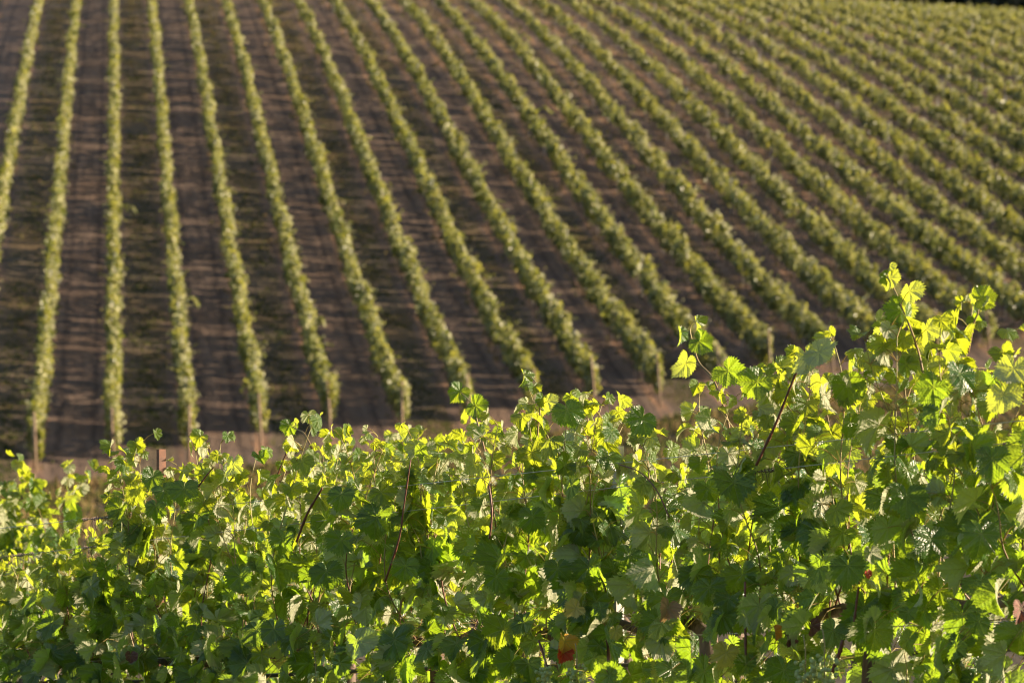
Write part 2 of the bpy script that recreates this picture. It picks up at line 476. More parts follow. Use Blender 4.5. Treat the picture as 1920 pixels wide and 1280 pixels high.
# skyline of the near row: (u, v) read off the photograph, turned into heights above the ground
SKY = [(-80, 1050), (0, 1035), (90, 1020), (170, 1015), (252, 945), (270, 848), (330, 842), (440, 850), (520, 832), (620, 822), (700, 842), (760, 838),
       (830, 820), (900, 800), (960, 808), (1030, 745), (1110, 742), (1180, 782), (1260, 785), (1330, 738), (1400, 690), (1470, 655), (1560, 640), (1650, 640),
       (1720, 620), (1790, 596), (1870, 600), (1960, 610), (2100, 610)]
_st = []; _sh = []
for u, v in SKY:
    P = on_row(u, v); _st.append(t_of(P)); _sh.append(P[2] - float(near_z(P[0], P[1])))
_o = np.argsort(_st); _st = np.array(_st)[_o]; _sh = np.array(_sh)[_o]
def top1(t): return np.interp(t, _st, _sh)
SKY2 = [(-60, 925), (0, 915), (60, 890), (110, 868), (150, 862), (185, 890), (215, 960), (250, 985), (290, 970), (450, 950), (520, 910), (640, 850), (720, 808), (800, 800), (860, 835),
        (980, 880), (1150, 880), (1260, 870), (1400, 870), (1550, 865), (1700, 860), (1900, 850)]  # hidden right-hand tops shaped low so sunlight reaches the near row
_s2 = sorted((t_of(P), P[2] - float(near_z(P[0], P[1]))) for P in (on_row(u, v, 2.5) for u, v in SKY2))
def top2(t): return np.interp(t, [a for a, _ in _s2], [b for _, b in _s2])

D3 = np.array([DR[0], DR[1], 0]); N3 = np.array([NR[0], NR[1], 0]); UP = np.array([0, 0, 1.0])

def make_vine(t0, q0, top, label, group, near=True, density=1.0, seed=0, bunches=0, pitch=.852):
    rg = np.random.default_rng(seed)
    base = row_pt(t0, q0)
    v = empty('grapevine', tuple(base)); tag(v, label, 'grapevine', group)
    # gnarled trunk up to the cordon wire, then an arm along it
    tm = MB()
    zs = np.linspace(-.05, .66, 14)
    P = np.array([row_pt(t0 + .03 * math.sin(z * 9 + seed), q0 + .03 * math.sin(z * 7 + 1 + seed), z) for z in zs])
    arm = np.array([row_pt(t0 + s * (pitch - .05), q0 + .015 * math.sin(s * 9), .66 + .06 * min(1, s * 4) + .015 * math.sin(s * 11)) for s in np.linspace(.05, 1, 12)])
    rad = np.concatenate([.042 - .014 * np.linspace(0, 1, 14) + rg.normal(0, .004, 14), np.linspace(.022, .010, 12) + rg.normal(0, .002, 12)])
    tube(tm, np.concatenate([P, arm]), rad, 10)
    tm.build('trunk', M_TRUNK, v)
    LC, LO, LH, LS, LT, LQ = [], [], [], [], [], []
    pet = MB()
    shapes = SHAPES_HI if near else SHAPES_LO
    step = .056 if near else .085
    ns = int(round(pitch / step))
    for i in range(ns):
        ts = t0 + (i + rg.uniform(.1, .9)) * step
        h = float(top(ts)) + rg.normal(-.04, .045)
        if rg.random() < .2: h -= rg.uniform(.1, .35)
        h = max(h, .85)
        q = q0 + rg.normal(0, .03); lt, lq = rg.normal(0, .16), rg.normal(0, .08)
        n = max(5, int((h - .70) / .07) + 1)
        zz = np.linspace(.72, h, n); s = (zz - .72) / max(h - .72, .1)
        arc = rg.normal(0, .05)
        C = np.array([row_pt(ts + lt * a + .02 * math.sin(6 * a + i), q + lq * a + arc * math.sin(a * 3.1) + .015 * math.sin(9 * a + i * 2), z) for a, z in zip(s, zz)])
        cm = MB()
        tube(cm, spline(C, n * 2), np.linspace(.0031, .0013, n * 2), 6 if near else 4, tint=np.concatenate([np.repeat(s_ := np.clip(np.linspace(0, 1, n * 2) * 1.3 - .5 + rg.choice([0, .55, .8]) + rg.normal(0, .1), 0, 1), 6 if near else 4), [0, .8]]))
        cm.build('cane', M_CANE, v)
        side = 1 if rg.random() < .5 else -1
        for j in range(n):
            f = j / (n - 1)
            for rep in range(1 + (rg.random() < (.8 if near else .6) * density) + (rg.random() < (.45 if near else .2) * density)):
                if f < .12 and rg.random() < .45: continue
                side = -side
                o = N3 * side * rg.uniform(.5, 1.2) + D3 * rg.normal(-.1, .85)
                if rg.random() < .42: o = D3 * rg.choice([-1, 1]) * rg.uniform(.7, 1.2) + N3 * rg.normal(-.1, .35)
                if rep: o = N3 * rg.normal(0, 1) + D3 * rg.normal(0, 1)
                o = o / np.linalg.norm(o)
                big = rep == 0
                size = (.073 * (1 - .5 * max(0, f - .62) / .38)) * rg.uniform(.62, 1.28) if big else rg.uniform(.024, .050)
                if not near: size *= 1.15
                pl = (rg.uniform(.05, .10) if big else rg.uniform(.04, .13)) * (.6 if f > .85 else 1)
                a = C[j]
                e = a + o * pl * .8 + UP * pl * rg.uniform(.1, .75)
                if near:
                    mid = (a + e) / 2 + UP * pl * .14
                    tube(pet, spline([a, mid, e], 5), np.linspace(.0015, .0011, 5), 4, tint=.5, cap=False)
                LC.append(e); LO.append(o)
                LH.append(rg.normal(1.15, .33) if big else rg.normal(.8, .6))
                LS.append(size)
                LT.append(np.clip(rg.normal(.30 + .5 * max(0, f - .55) / .45 + (0 if big else .28), .17), 0, 1))
                LQ.append(1)
    # leaves hanging low about the fruit zone, from short side shoots
    for i in range(int((70 if near else 30) * density)):
        ts = t0 + rg.uniform(0, pitch); q = q0 + (rg.normal(0, .13) if rg.random() < .6 else -rg.uniform(.06, .2)); z = rg.uniform(.34, .9)
        o = N3 * rg.normal(0, 1) + D3 * rg.normal(0, .7); o /= np.linalg.norm(o)
        e = row_pt(ts, q, z)
        if near:
            a = row_pt(ts - .03 * (e[0] > 0), q0, min(.75, z + .12)); 
            if np.linalg.norm(a - e) < .16: tube(pet, spline([a, (a + e) / 2 + UP * .02, e], 5), .0014, 4, cap=False)
        LC.append(e); LO.append(o); LH.append(rg.normal(1.2, .3)); LS.append(.070 * rg.uniform(.5, 1.25)); LT.append(np.clip(rg.normal(.3, .2), 0, 1)); LQ.append(0)
    for i in range(44 if near else 0):            # a skirt of shaded leaves hiding the hose
        e = row_pt(t0 + rg.uniform(0, pitch), q0 - rg.uniform(.08, .24), rg.uniform(.42, .78))
        o = -N3 + D3 * rg.normal(0, .5); o /= np.linalg.norm(o)
        a = row_pt(t_of(e) + rg.normal(0, .02), q0 - .04, min(.8, e[2] - base[2] + .09))
        tube(pet, spline([a, (a + e) / 2 + UP * .03, e], 5), .0014, 4, cap=False)
        LC.append(e); LO.append(o); LH.append(rg.normal(1.2, .25)); LS.append(.068 * rg.uniform(.6, 1.3)); LT.append(np.clip(rg.normal(.25, .15), 0, 1)); LQ.append(0)
    LC, LO = np.array(LC), np.array(LO); n = len(LC)
    ex, ey, ez = frames(LO, np.array(LH), rg.normal(0, .35, n), rg.normal(0, .38, n))
    lm = MB()
    put_leaves(lm, shapes, LC, ex, ey, ez, np.array(LS), np.array(LT), rg=rg)
    if pet.n:
        lm.add(np.concatenate(pet.v), [f for f in pet.f], luv=np.concatenate(pet.luv), tint=np.concatenate(pet.tint), mi=1)
    lm.build('foliage', [M_LEAF, M_PET], v)
    return v


V1 = [
    (3.921, 'grapevine cut by the left edge, its low top below the two bare wires'),
    (3.069, 'low grapevine under the tangle of dry brown tendrils wound on the bare wire'),
    (2.217, 'grapevine growing round the rusty metal post, its dark trunk at the bottom edge'),
    (1.365, 'grapevine with one slanting dark red cane, first to the right of the rusty post'),
    (0.513, 'grapevine with large dark leaves between the first red cane and the drooping sprigs'),
    (-0.339, 'grapevine with two thin sprigs above it, one bent over with a single folded leaf'),
    (-1.191, 'grapevine holding the galvanised stake and a low hanging red and yellow leaf'),
    (-2.043, 'grapevine with a curling sprig, a long dark red cane and the biggest grape bunch'),
    (-2.895, 'tallest grapevine, at the right edge, with two leafy sprigs reaching highest'),
]
vines1 = [make_vine(t0, 0.0, top1, lab, 'grapevines of the near row', True, 1.0, 100 + i) for i, (t0, lab) in enumerate(V1)]
def vine_at(u):
    t = t_of(on_row(u, 900))
    return min(vines1, key=lambda v: abs(t_of(v.location) + .42 - t))

# the second row, a little out of focus behind the first
V2 = [
    (9.9, 'blurred grapevine behind the near row, cut by the left edge of the photo'),
    (9.05, 'blurred grapevine forming the rounded green top behind the bare wires at left'),
    (8.2, 'blurred grapevine sloping down beside the gap left of the rusty metal post'),
    (7.35, 'blurred grapevine barely glimpsed just right of the rusty post, behind the near row'),
    (6.5, 'blurred grapevine glimpsed behind the bare cane tips right of the rusty post'),
    (5.65, 'blurred grapevine glimpsed behind the slanting dark red cane nearest the rusty post'),
    (4.8, 'blurred rounded grapevine top showing over the near row, left of the drooping sprig'),
    (3.95, 'blurred grapevine glimpsed between the drooping sprig and the bent sprig'),
    (3.1, 'blurred grapevine glimpsed behind the galvanised post'),
    (2.25, 'blurred yellowish grapevine glimpsed behind the curling red sprig'),
    (1.4, 'blurred grapevine glimpsed behind the long dark red cane'),
    (0.55, 'blurred grapevine glimpsed through the left half of the tallest grapevine'),
    (-.3, 'blurred grapevine glimpsed through the tallest grapevine, cut by the right edge'),
]
for i, (t0, lab) in enumerate(V2):
    if i == 2: continue
    make_vine(t0, 2.5, top2, lab or 'blurred green grapevine of the second row glimpsed through the near row leaves', 'grapevines of the second row', False, 1.7 if t0 > 7 else 1.25 if t0 > 4 else .95, 300 + i)

# ------------------------------------------------------------------ single leaves, sprigs, canes and grapes that stand out
CAMN = np.array([0, -1.0, 0])
def hero_frame(phi, yaw, pitch, back=False):
    """phi: where the tip points as the camera sees it (0 down, + to the right); yaw/pitch turn the face away from the camera"""
    n = np.array([math.sin(yaw) * math.cos(pitch), -math.cos(yaw) * math.cos(pitch), math.sin(pitch)])
    e = np.array([math.sin(phi), 0, -math.cos(phi)])
    e = e - n * (e @ n); e /= np.linalg.norm(e)
    if back: n = -n
    return np.cross(e, n), e, n
def hero_leaf(mb, u, v, q, px, phi, yaw=0., pitch=.2, tint=.4, fold=.15, droop=.3, wave=.07, back=False, shapes=None):
    P = on_row(u, v, q)
    if back: yaw = -abs(yaw) - 15          # turned so that the sun comes through the blade
    ex, ey, ez = hero_frame(R(phi), R(yaw), R(pitch) if abs(pitch) > 2 else pitch, back)
    put_leaves(mb, shapes or SHAPES_HI, P[None], ex[None], ey[None], ez[None], np.array([px / FPX * P[1]]), np.array([tint]), np.array([fold]), np.array([droop]), np.array([wave]))

def sprig(name, root_u, stem, leaves, q=0.0):
    """a shoot tip standing free: the stem and its leaves in one mesh"""
    v = vine_at(root_u); mb = MB()
    pts = np.array([on_row(a, b, q) for a, b in stem])
    n = len(stem) * 5
    tube(mb, spline(pts, n), np.linspace(.0038, .0014, n), 6, tint=np.concatenate([np.repeat(np.linspace(.25, .9, n), 6), [0, 1]]))
    lf = MB()
    for L in leaves:
        (au, av), (u, vv), px, phi, yaw, kw = L
        a, e = on_row(au, av, q), on_row(u, vv, q)
        if np.linalg.norm(a - e) > .004:
            tube(mb, spline([a, (a + e) / 2 + UP * .006, e], 6), np.linspace(.0016, .0011, 6), 5, tint=.6, cap=False)
        hero_leaf(lf, u, vv, q, px * .82, phi, yaw, **kw)
    c = mb.build('shoot', M_CANE, v)
    o = lf.build('shoot_leaves', M_LEAF, None, origin=(0, 0, 0))
    # leaves are a sub-part of their shoot
    o.parent = c
    o.location = -Vector(v.location)
    return c

sprig('shoot', 1365, [(1372, 830), (1362, 780), (1338, 712), (1311, 680), (1301, 650), (1294, 622), (1297, 607), (1304, 601)], [
    ((1304, 601), (1305, 602), 24, 25, 55, dict(tint=.9, fold=.9, wave=.2)),
    ((1294, 623), (1274, 624), 30, -8, 70, dict(tint=.5, fold=.7)),
    ((1303, 650), (1311, 640), 38, 55, -15, dict(tint=.3, fold=.25)),
    ((1310, 640), (1309, 626), 20, 10, 70, dict(tint=.4, fold=.8)),
    ((1311, 685), (1286, 680), 44, -35, 30, dict(tint=.75, fold=.35, back=True)),
    ((1341, 714), (1365, 695), 48, 40, -25, dict(tint=.35, fold=.3)),
])
sprig('shoot', 1722, [(1735, 720), (1722, 660), (1707, 615), (1692, 580), (1681, 552), (1668, 525), (1663, 510), (1668, 500)], [
    ((1668, 500), (1668, 499), 17, 30, 50, dict(tint=.95, fold=.9, back=True)),
    ((1667, 522), (1664, 521), 24, -55, 20, dict(tint=.5, fold=.3)),
    ((1668, 524), (1669, 522), 32, 45, 20, dict(tint=.85, fold=.2, back=True)),
    ((1690, 570), (1705, 546), 42, 22, 35, dict(tint=.95, fold=.4, back=True)),
    ((1690, 580), (1689, 582), 46, -52, -5, dict(tint=.3, fold=.15)),
    ((1690, 580), (1690, 581), 48, 22, 60, dict(tint=.8, fold=.5, back=True)),
    ((1717, 644), (1737, 617), 44, 35, 40, dict(tint=.95, fold=.5, back=True)),
    ((1717, 650), (1712, 645), 36, -10, 30, dict(tint=.9, fold=.4, back=True)),
])
sprig('shoot', 1825, [(1815, 660), (1826, 606), (1834, 585), (1832, 566)], [
    ((1832, 566), (1830, 560), 26, -160, 20, dict(tint=.85, fold=.4, back=True)),
    ((1834, 570), (1841, 560), 38, 105, -10, dict(tint=.55, fold=.2)),
    ((1836, 570), (1841, 566), 26, 50, 40, dict(tint=.95, fold=.6, back=True)),
    ((1833, 578), (1824, 575), 20, -15, 65, dict(tint=.5, fold=.6)),
])
sprig('shoot', 905, [(912, 860), (905, 830), (896, 795), (888, 765), (877, 748), (862, 734)], [
    ((862, 734), (862, 733), 34, -38, 10, dict(tint=.55, fold=.45, wave=.15)),
    ((886, 762), (892, 760), 36, 55, -15, dict(tint=.35, fold=.2)),
    ((884, 756), (884, 750), 24, -10, 65, dict(tint=.7, fold=.6)),
    ((900, 800), (897, 806), 22, 40, 60, dict(tint=.8, fold=.6)),
])
sprig('shoot', 1005, [(1005, 900), (1006, 850), (1009, 800), (1012, 768), (1008, 725), (996, 708), (984, 703)], [
    ((984, 703), (982, 704), 28, -5, 60, dict(tint=.8, fold=.9, droop=.8)),
    ((1012, 765), (1017, 748), 24, -25, 20, dict(tint=.5)),
    ((1012, 768), (1026, 752), 30, 35, 30, dict(tint=.8, fold=.4, back=True)),
    ((1008, 800), (1002, 795), 46, -25, -10, dict(tint=.5)),
])
sprig('shoot', 560, [(585, 840), (570, 812), (555, 804), (546, 796)], [
    ((546, 796), (543, 798), 26, -20, -10, dict(tint=.35, fold=.3)),
    ((556, 804), (551, 790), 16, 15, 60, dict(tint=.9, fold=.7, back=True)),
    ((572, 812), (582, 795), 30, 10, 60, dict(tint=.6, fold=.6)),
])

def bold_cane(pts, r0, r1, q=-.12):
    v = vine_at(sum(p[0] for p in pts) / len(pts)); mb = MB()
    P = np.array([on_row(a, b, q) for a, b in pts]); n = 18
    r = np.linspace(r0, r1, n) * .78; r[4::5] *= 1.35
    tube(mb, spline(P, n), r, 8, tint=0.0)
    return mb.build('cane', M_CANE, v)
bold_cane([(1418, 872), (1452, 800), (1478, 735), (1512, 650)], .0056, .0040, -.20)
bold_cane([(556, 1015), (575, 965), (592, 935), (604, 915)], .0056, .0045, -.2)
bold_cane([(722, 1090), (748, 1010), (757, 950), (770, 862)], .005, .003, -.2)
bold_cane([(372, 912), (388, 890), (402, 874)], .004, .003, -.2)
bold_cane([(515, 905), (528, 870), (541, 840)], .004, .0025, -.1)
bold_cane([(918, 1010), (922, 960), (917, 910)], .005, .004, -.22)
bold_cane([(1140, 1280), (1141, 1230), (1138, 1185)], .007, .006, -.2)
bold_cane([(1560, 1260), (1575, 1220), (1580, 1200)], .008, .007, -.24)
bold_cane([(1400, 1260), (1398, 1210), (1397, 1090)], .0055, .005, -.2)
bold_cane([(1010, 1200), (1020, 1230), (1030, 1262)], .005, .004, -.2)
bold_cane([(1600, 1180), (1606, 1130), (1610, 1100)], .005, .004, -.2)
bold_cane([(1255, 970), (1232, 920), (1200, 885), (1160, 870)], .003, .0022, -.24)

# large leaves facing the camera
big = {}
for (u, v, px, phi, yaw, tint, back) in (
        (1064, 768, 52, 20, 10, .22, 0), (1203, 785, 50, -25, 20, .25, 0), (998, 968, 48, 0, 10, .30, 0), (640, 925, 46, -10, 5, .25, 0),
        (640, 1012, 46, 5, -5, .22, 0), (612, 1070, 50, 5, 0, .2, 0), (1046, 1065, 48, -5, 10, .28, 0), (1512, 670, 60, 15, 30, .85, 1),
        (1535, 660, 52, 45, 0, .7, 1), (1420, 715, 58, -35, -10, .4, 0), (345, 915, 46, -5, 0, .3, 0), (438, 870, 42, 5, 20, .7, 1),
        (1800, 700, 62, -15, 25, .2, 0), (1750, 725, 55, -30, -20, .3, 0), (1860, 860, 64, 10, 10, .3, 0), (1700, 930, 64, -10, 0, .2, 0), (1590, 1060, 62, 5, -15, .2, 0),
        (286, 893, 40, -15, 10, .35, 0), (308, 918, 40, 20, 5, .3, 0), (292, 948, 42, 0, 0, .25, 0),
        (1640, 1180, 62, -10, 10, .22, 0), (1840, 1000, 64, 0, 15, .25, 0), (1470, 1255, 60, -5, 0, .22, 0), (1330, 1100, 52, 15, 0, .3, 0),
        (930, 1080, 44, -10, 10, .25, 0), (530, 1010, 44, -20, -10, .25, 0), (450, 1080, 48, 0, 0, .22, 0), (1180, 1040, 46, -15, 15, .3, 0),
        (760, 1060, 46, 0, 15, .22, 0), (1745, 1010, 66, -15, 10, .2, 0), (1880, 740, 64, 25, 20, .85, 1), (1900, 690, 60, -20, -15, .8, 1)):
    vv = vine_at(u); mb = big.setdefault(vv.name, (vv, MB()))[1]
    hero_leaf(mb, u, v, -.24, px * .76, phi + random.uniform(-12, 12), yaw + random.uniform(-14, 14), pitch=random.uniform(.1, .5), tint=tint, back=bool(back), fold=random.uniform(.05, .35), droop=random.uniform(.4, .9), wave=random.uniform(.06, .16))
for vv, mb in big.values():
    mb.build('outer_leaves', M_LEAF, vv)

def odd_leaf(name, label, mat, u, v, px, phi, yaw, tint, **kw):
    mb = MB(); hero_leaf(mb, u, v, -.27, px, phi, yaw, tint=tint, **kw)
    o = mb.build(name, mat, vine_at(u)); o['label'] = label
odd_leaf('leaf', 'leaf turned red with a yellow rim, hanging low', M_RED, 1058, 1202, 30, -10, 48, .95, fold=.7, droop=.5, wave=.15)
odd_leaf('leaf', 'small red leaf folded under the yellow one', M_RED, 1056, 1222, 24, -15, 30, .1, fold=.6, droop=.7)
odd_leaf('leaf', 'narrow orange leaf in a dark gap', M_RED, 1453, 1182, 22, 0, 60, .6, fold=.6)
odd_leaf('leaf', 'small red leaf among dark ones', M_RED, 1627, 1074, 12, 20, 30, .2)
odd_leaf('leaf', 'brick red leaf at the right edge', M_DRY, 1914, 1140, 30, -10, 30, .02, fold=.5)
odd_leaf('leaf', 'withered brown leaf hanging down', M_DRY, 1252, 1138, 30, -22, 20, .8, fold=.8, droop=.5, wave=.2)
odd_leaf('leaf', 'pale yellowing leaf with a dry brown edge', M_YEL, 1080, 1140, 25, -50, 5, .9, fold=.4, pitch=.5)
odd_leaf('leaf', 'dark maroon shrivelled leaf', M_DRY, 1520, 1172, 22, 10, 35, .05, fold=.9, wave=.25)
odd_leaf('leaf', 'dark maroon shrivelled leaf', M_DRY, 1477, 1196, 18, 0, 40, .05, fold=.9, wave=.25)
odd_leaf('leaf', 'small reddish brown leaf', M_DRY, 245, 1228, 16, 0, 20, .1, fold=.6)
odd_leaf('leaf', 'bright yellow leaf', M_YEL, 1362, 1222, 36, -15, 20, .5, pitch=.1)
odd_leaf('leaf', 'yellow leaf at the foot of the cane', M_YEL, 1155, 1182, 20, 15, 20, .4)

# bunches of small green grapes
def sphere(mb, C, r):
    n, m = 8, 6
    a = np.arange(n) * 2 * np.pi / n; th = np.arange(1, m) * np.pi / m
    V = [np.array([[0, 0, 1.0]])] + [np.stack([np.sin(t) * np.cos(a), np.sin(t) * np.sin(a), np.full(n, np.cos(t))], 1) for t in th] + [np.array([[0, 0, -1.0]])]
    V = np.concatenate(V)
    j = np.arange(n); F3 = [np.stack([np.zeros(n, int), 1 + j, 1 + (j + 1) % n], 1)]
    L = 1 + (m - 2) * n
    F3.append(np.stack([L + j, np.full(n, L + n), L + (j + 1) % n], 1))
    F4 = np.concatenate([np.stack([1 + k * n + j, 1 + (k + 1) * n + j, 1 + (k + 1) * n + (j + 1) % n, 1 + k * n + (j + 1) % n], 1) for k in range(m - 2)])
    mb.add(C + r * V, [np.concatenate(F3), F4])
def bunch(u, v, q, width, length, nb, seed):
    rg = np.random.default_rng(seed); mb = MB()
    P = on_row(u, v, q); vine = vine_at(u)
    for i in range(nb):
        s = rg.random() ** .8
        rr = width * (1 - .62 * s) * math.sqrt(rg.uniform(.35, 1)); a = rg.uniform(0, 6.28)
        sphere(mb, P + np.array([rr * math.cos(a), rr * math.sin(a), -length * s]), rg.uniform(.0062, .0078))
    c = mb.build('grape_bunch', M_GRAPE, vine)
    st = MB(); tube(st, spline([P + UP * .07 + D3 * .01, P + UP * .03, P, P - UP * length * .6], 8), .002, 5, tint=.8)
    o = st.build('stalk', M_CANE, None, origin=(0, 0, 0)); o.parent = c; o.location = -Vector(vine.location)
for i, b_ in enumerate(((1546, 1226, -.46, .046, .14, 95), (1510, 1236, -.44, .034, .12, 60), (1022, 1250, -.42, .032, .10, 55), (1082, 1248, -.40, .034, .11, 60),
                        (1700, 1270, -.15, .03, .12, 50), (592, 1258, -.30, .032, .10, 55), (1460, 1110, .1, .025, .1, 40), (862, 1235, -.1, .028, .1, 45))):
    bunch(*b_, 40 + i)

# ------------------------------------------------------------------ trellis of the near row: posts, wires, hose
def c_profile(mb, P0, P1, wd=.040, dp=.030, th=.003):
    P0, P1 = np.asarray(P0), np.asarray(P1)
    prof = [(-wd / 2, 0), (wd / 2, 0), (wd / 2, dp), (wd / 2 - .008, dp), (wd / 2 - .008, dp - th), (wd / 2 - th, dp - th), (wd / 2 - th, th), (-wd / 2 + th, th), (-wd / 2 + th, dp - th), (-wd / 2 + .008, dp - th), (-wd / 2 + .008, dp), (-wd / 2, dp)]
    n = len(prof)
    V = np.array([P + D3 * a + N3 * b for P in (P0, P1) for a, b in prof])
    j = np.arange(n)
    F = np.stack([j, (j + 1) % n, n + (j + 1) % n, n + j], 1)
    mb.add(V, [F])
    caps = np.array([[0, 1, 6, 7], [1, 2, 5, 6], [0, 7, 8, 11], [2, 3, 4, 5], [8, 9, 10, 11]])
    mb.add(V[n:], [caps]); 
def metal_post(u, vtop, q, mat, label, wd):
    Pt = on_row(u, vtop, q); t = t_of(Pt)
    b0 = np.array([Pt[0], Pt[1], float(near_z(Pt[0], Pt[1])) - .3])
    o = empty('trellis_post', tuple(b0)); tag(o, label, 'post', 'posts of the near trellis')
    mb = MB(); c_profile(mb, b0, Pt, wd)
    mb.build('profile', mat, o, smooth_shade=False)
    for h in np.arange(.55, 1.5, .1):       # punched wire hooks along the edge
        hb = MB(); z = b0[2] + .3 + h
        if z > Pt[2] - .02: break
        A = np.array([Pt[0], Pt[1], z]) - D3 * (wd / 2)
        tube(hb, [A, A - D3 * .010, A - D3 * .012 + UP * .012], .0022, 5)
        hb.build('wire_hook', mat, o, smooth_shade=False)
metal_post(296, 842, .02, M_RUST, 'rust brown steel post rising out of the leaves at the left step of the row', .024)
metal_post(1150, 836, .03, M_GALV, 'grey galvanised steel post half hidden by leaves in the middle of the row', .036)

def wire(name, pts, q, r, label, t0=6.2, t1=-4.2, mat=M_WIRE, cat='wire', sag=.0, group='wires of the near trellis'):
    """runs along the whole near row through the points seen in the photograph"""
    Q = [on_row(u, v, q) for u, v in pts]
    ts = np.array([t_of(P) for P in Q]); hz = np.array([P[2] for P in Q])
    c = np.polyfit(ts, hz, 1)
    tt = np.linspace(t0, t1, 60)
    P = np.array([[t * DR[0] + q * NR[0], 13 + t * DR[1] + q * NR[1], np.polyval(c, t) + sag * math.sin(t * 1.7) ] for t in tt])
    mb = MB(); tube(mb, P, r, 6)
    o = mb.build(name, mat, None, origin=tuple(P[30])); tag(o, label, cat, group)
    return o, (lambda t: np.array([t * DR[0] + q * NR[0], 13 + t * DR[1] + q * NR[1], np.polyval(c, t) + sag * math.sin(t * 1.7)]))
w_top, f_top = wire('trellis_wire', [(0, 990), (240, 965), (930, 893), (1125, 871)], -.10, .0012, 'upper bare wire of the near row, carrying the dry tendril tangle beside the rusty post')
w_mid, f_mid = wire('trellis_wire', [(0, 1045), (240, 1010), (930, 950), (1420, 890), (1900, 817)], -.10, .0012, 'second wire, just below the upper bare one, with brown tendrils near the left edge')
w_low, f_low = wire('trellis_wire', [(350, 1230), (715, 1217), (1045, 1202), (1137, 1195)], -.08, .0015, 'lowest wire, crossing the gap with the red leaf above the black hose')
#w_back = wire('trellis_wire', [(1325, 789), (1415, 787), (1325, 795)], .14, .0016, 'thin wire on the far side of the row, glinting under the long red cane')
hose, f_hose = wire('drip_hose', [(1070, 1247), (1270, 1240), (1755, 1224)], .03, .008, 'black irrigation hose running under the leaves near the bottom edge', mat=M_HOSE, cat='hose', sag=.006, group='hose')
def tendrils(wo, fn, u0, u1, v, n_hang, seed, dens=1.0):
    rg = np.random.default_rng(seed); mb = MB()
    ta, tb = t_of(on_row(u0, v, -.10)), t_of(on_row(u1, v, -.10))
    k = int(abs(ta - tb) / .0016)
    t = np.linspace(ta, tb, k); a = np.cumsum(rg.uniform(.25, .8, k))
    rr = .0045 * (1 + .5 * np.sin(t * 60) + rg.normal(0, .15, k))
    P = np.array([fn(x) for x in t]) + (rr * np.cos(a))[:, None] * N3 + (rr * np.sin(a))[:, None] * UP
    tube(mb, P, .0017, 4)
    for i in range(n_hang):
        x = rg.uniform(min(ta, tb), max(ta, tb)); p = fn(x); L = rg.uniform(.02, .065); m = 14
        s = np.linspace(0, 1, m); w_ = rg.uniform(3, 9); am = rg.uniform(.003, .009)
        Q = p + np.stack([am * np.sin(w_ * s + i) * s, am * np.cos(w_ * s) * s, -L * s], 1) + D3 * (rg.normal(0, .02) * s[:, None])
        tube(mb, Q, np.linspace(.0015, .0008, m), 4, cap=False)
    o = mb.build('dry_tendril', M_TENDRIL, None, origin=(0, 0, 0)); o.parent = wo; o.location = -Vector(wo.location)
tendrils(w_top, f_top, 170, 246, 970, 22, 1)
tendrils(w_top, f_top, 150, 166, 975, 0, 4)
tendrils(w_mid, f_mid, -4, 62, 1040, 10, 2)
tendrils(w_mid, f_mid, 158, 178, 1020, 5, 5)
tendrils(w_mid, f_mid, 1345, 1458, 893, 8, 3)
tendrils(w_mid, f_mid, 1880, 1925, 818, 6, 6)

# ------------------------------------------------------------------ the vineyard on the hill: one trellised hedge of vines per row
def d_start(k): return 125.5 + 2.0 * k + rowr[k] if k < 13 else max(118, 125.5 + 2.0 * k)
rowr = {k: float(x) for k, x in zip(range(-3, 34), rng.normal(0, .7, 37))}
def d_end(k): return 300.0 if k < 13 else 338.0
def kites(mb, C, size, ez, rg, tint):
    n = len(C)
    a = norm(np.cross(ez, rg.normal(0, 1, (n, 3)))); b_ = np.cross(ez, a)
    s = size[:, None]
    fold = ez * s * rg.uniform(-.35, .35, (n, 1))
    V = np.stack([C - a * s * .55, C + b_ * s * .5 + fold, C + a * s * .6, C - b_ * s * .5 + fold], 1).reshape(-1, 3)
    F = np.arange(4 * n).reshape(-1, 4)
    mb.add(V, [F], tint=np.repeat(tint, 4))
ORD = ['first', 'second', 'third', 'fourth', 'fifth', 'sixth', 'seventh', 'eighth', 'ninth', 'tenth', 'eleventh', 'twelfth', 'thirteenth']
def hedge_label(k):
    i = k + 2
    fixed = {-2: 'vine row leaving through the left edge halfway down, leftmost on the hillside',
             -1: 'bright yellow green vine row leaning right, above the rounded blurred grapevine at left',
             0: 'upright vine row running straight up the hillside, one arching shoot on its right',
             1: 'vine row ending right above the rusty post, a stray shoot low on its right',
             2: 'vine row whose end post has dark leaves left of it, right of the rusty post',
             3: 'vine row whose end post meets the small sprig near the red cane tips',
             4: 'vine row whose end post stands in pinkish dry weeds, left of the drooping sprig',
             5: 'vine row ending in a pale post just behind the sprig with the drooping leaf',
             6: 'vine row ending in a pale post just behind the bent sprig with one folded leaf',
             7: 'vine row ending behind the large dark top leaves, right of the bent sprig',
             8: 'vine row ending in a clear post in the gap left of the curling sprig',
             9: 'vine row ending right behind the curling red sprig',
             10: 'vine row ending between the curling red sprig and the long dark red cane'}
    if k in fixed: return fixed[k]
    if k <= 19:
        n = k - 11
        return ['first', 'second', 'third', 'fourth', 'fifth', 'sixth', 'seventh', 'eighth', 'ninth'][n] + ' vine row right of the long red cane, lower end hidden'
    n = k - 20
    return ['first', 'second', 'third', 'fourth', 'fifth', 'sixth', 'seventh', 'eighth', 'ninth', 'tenth', 'eleventh', 'twelfth', 'thirteenth', 'fourteenth'][n] + ' vine row, counted upward, leaving through the upper right edge'
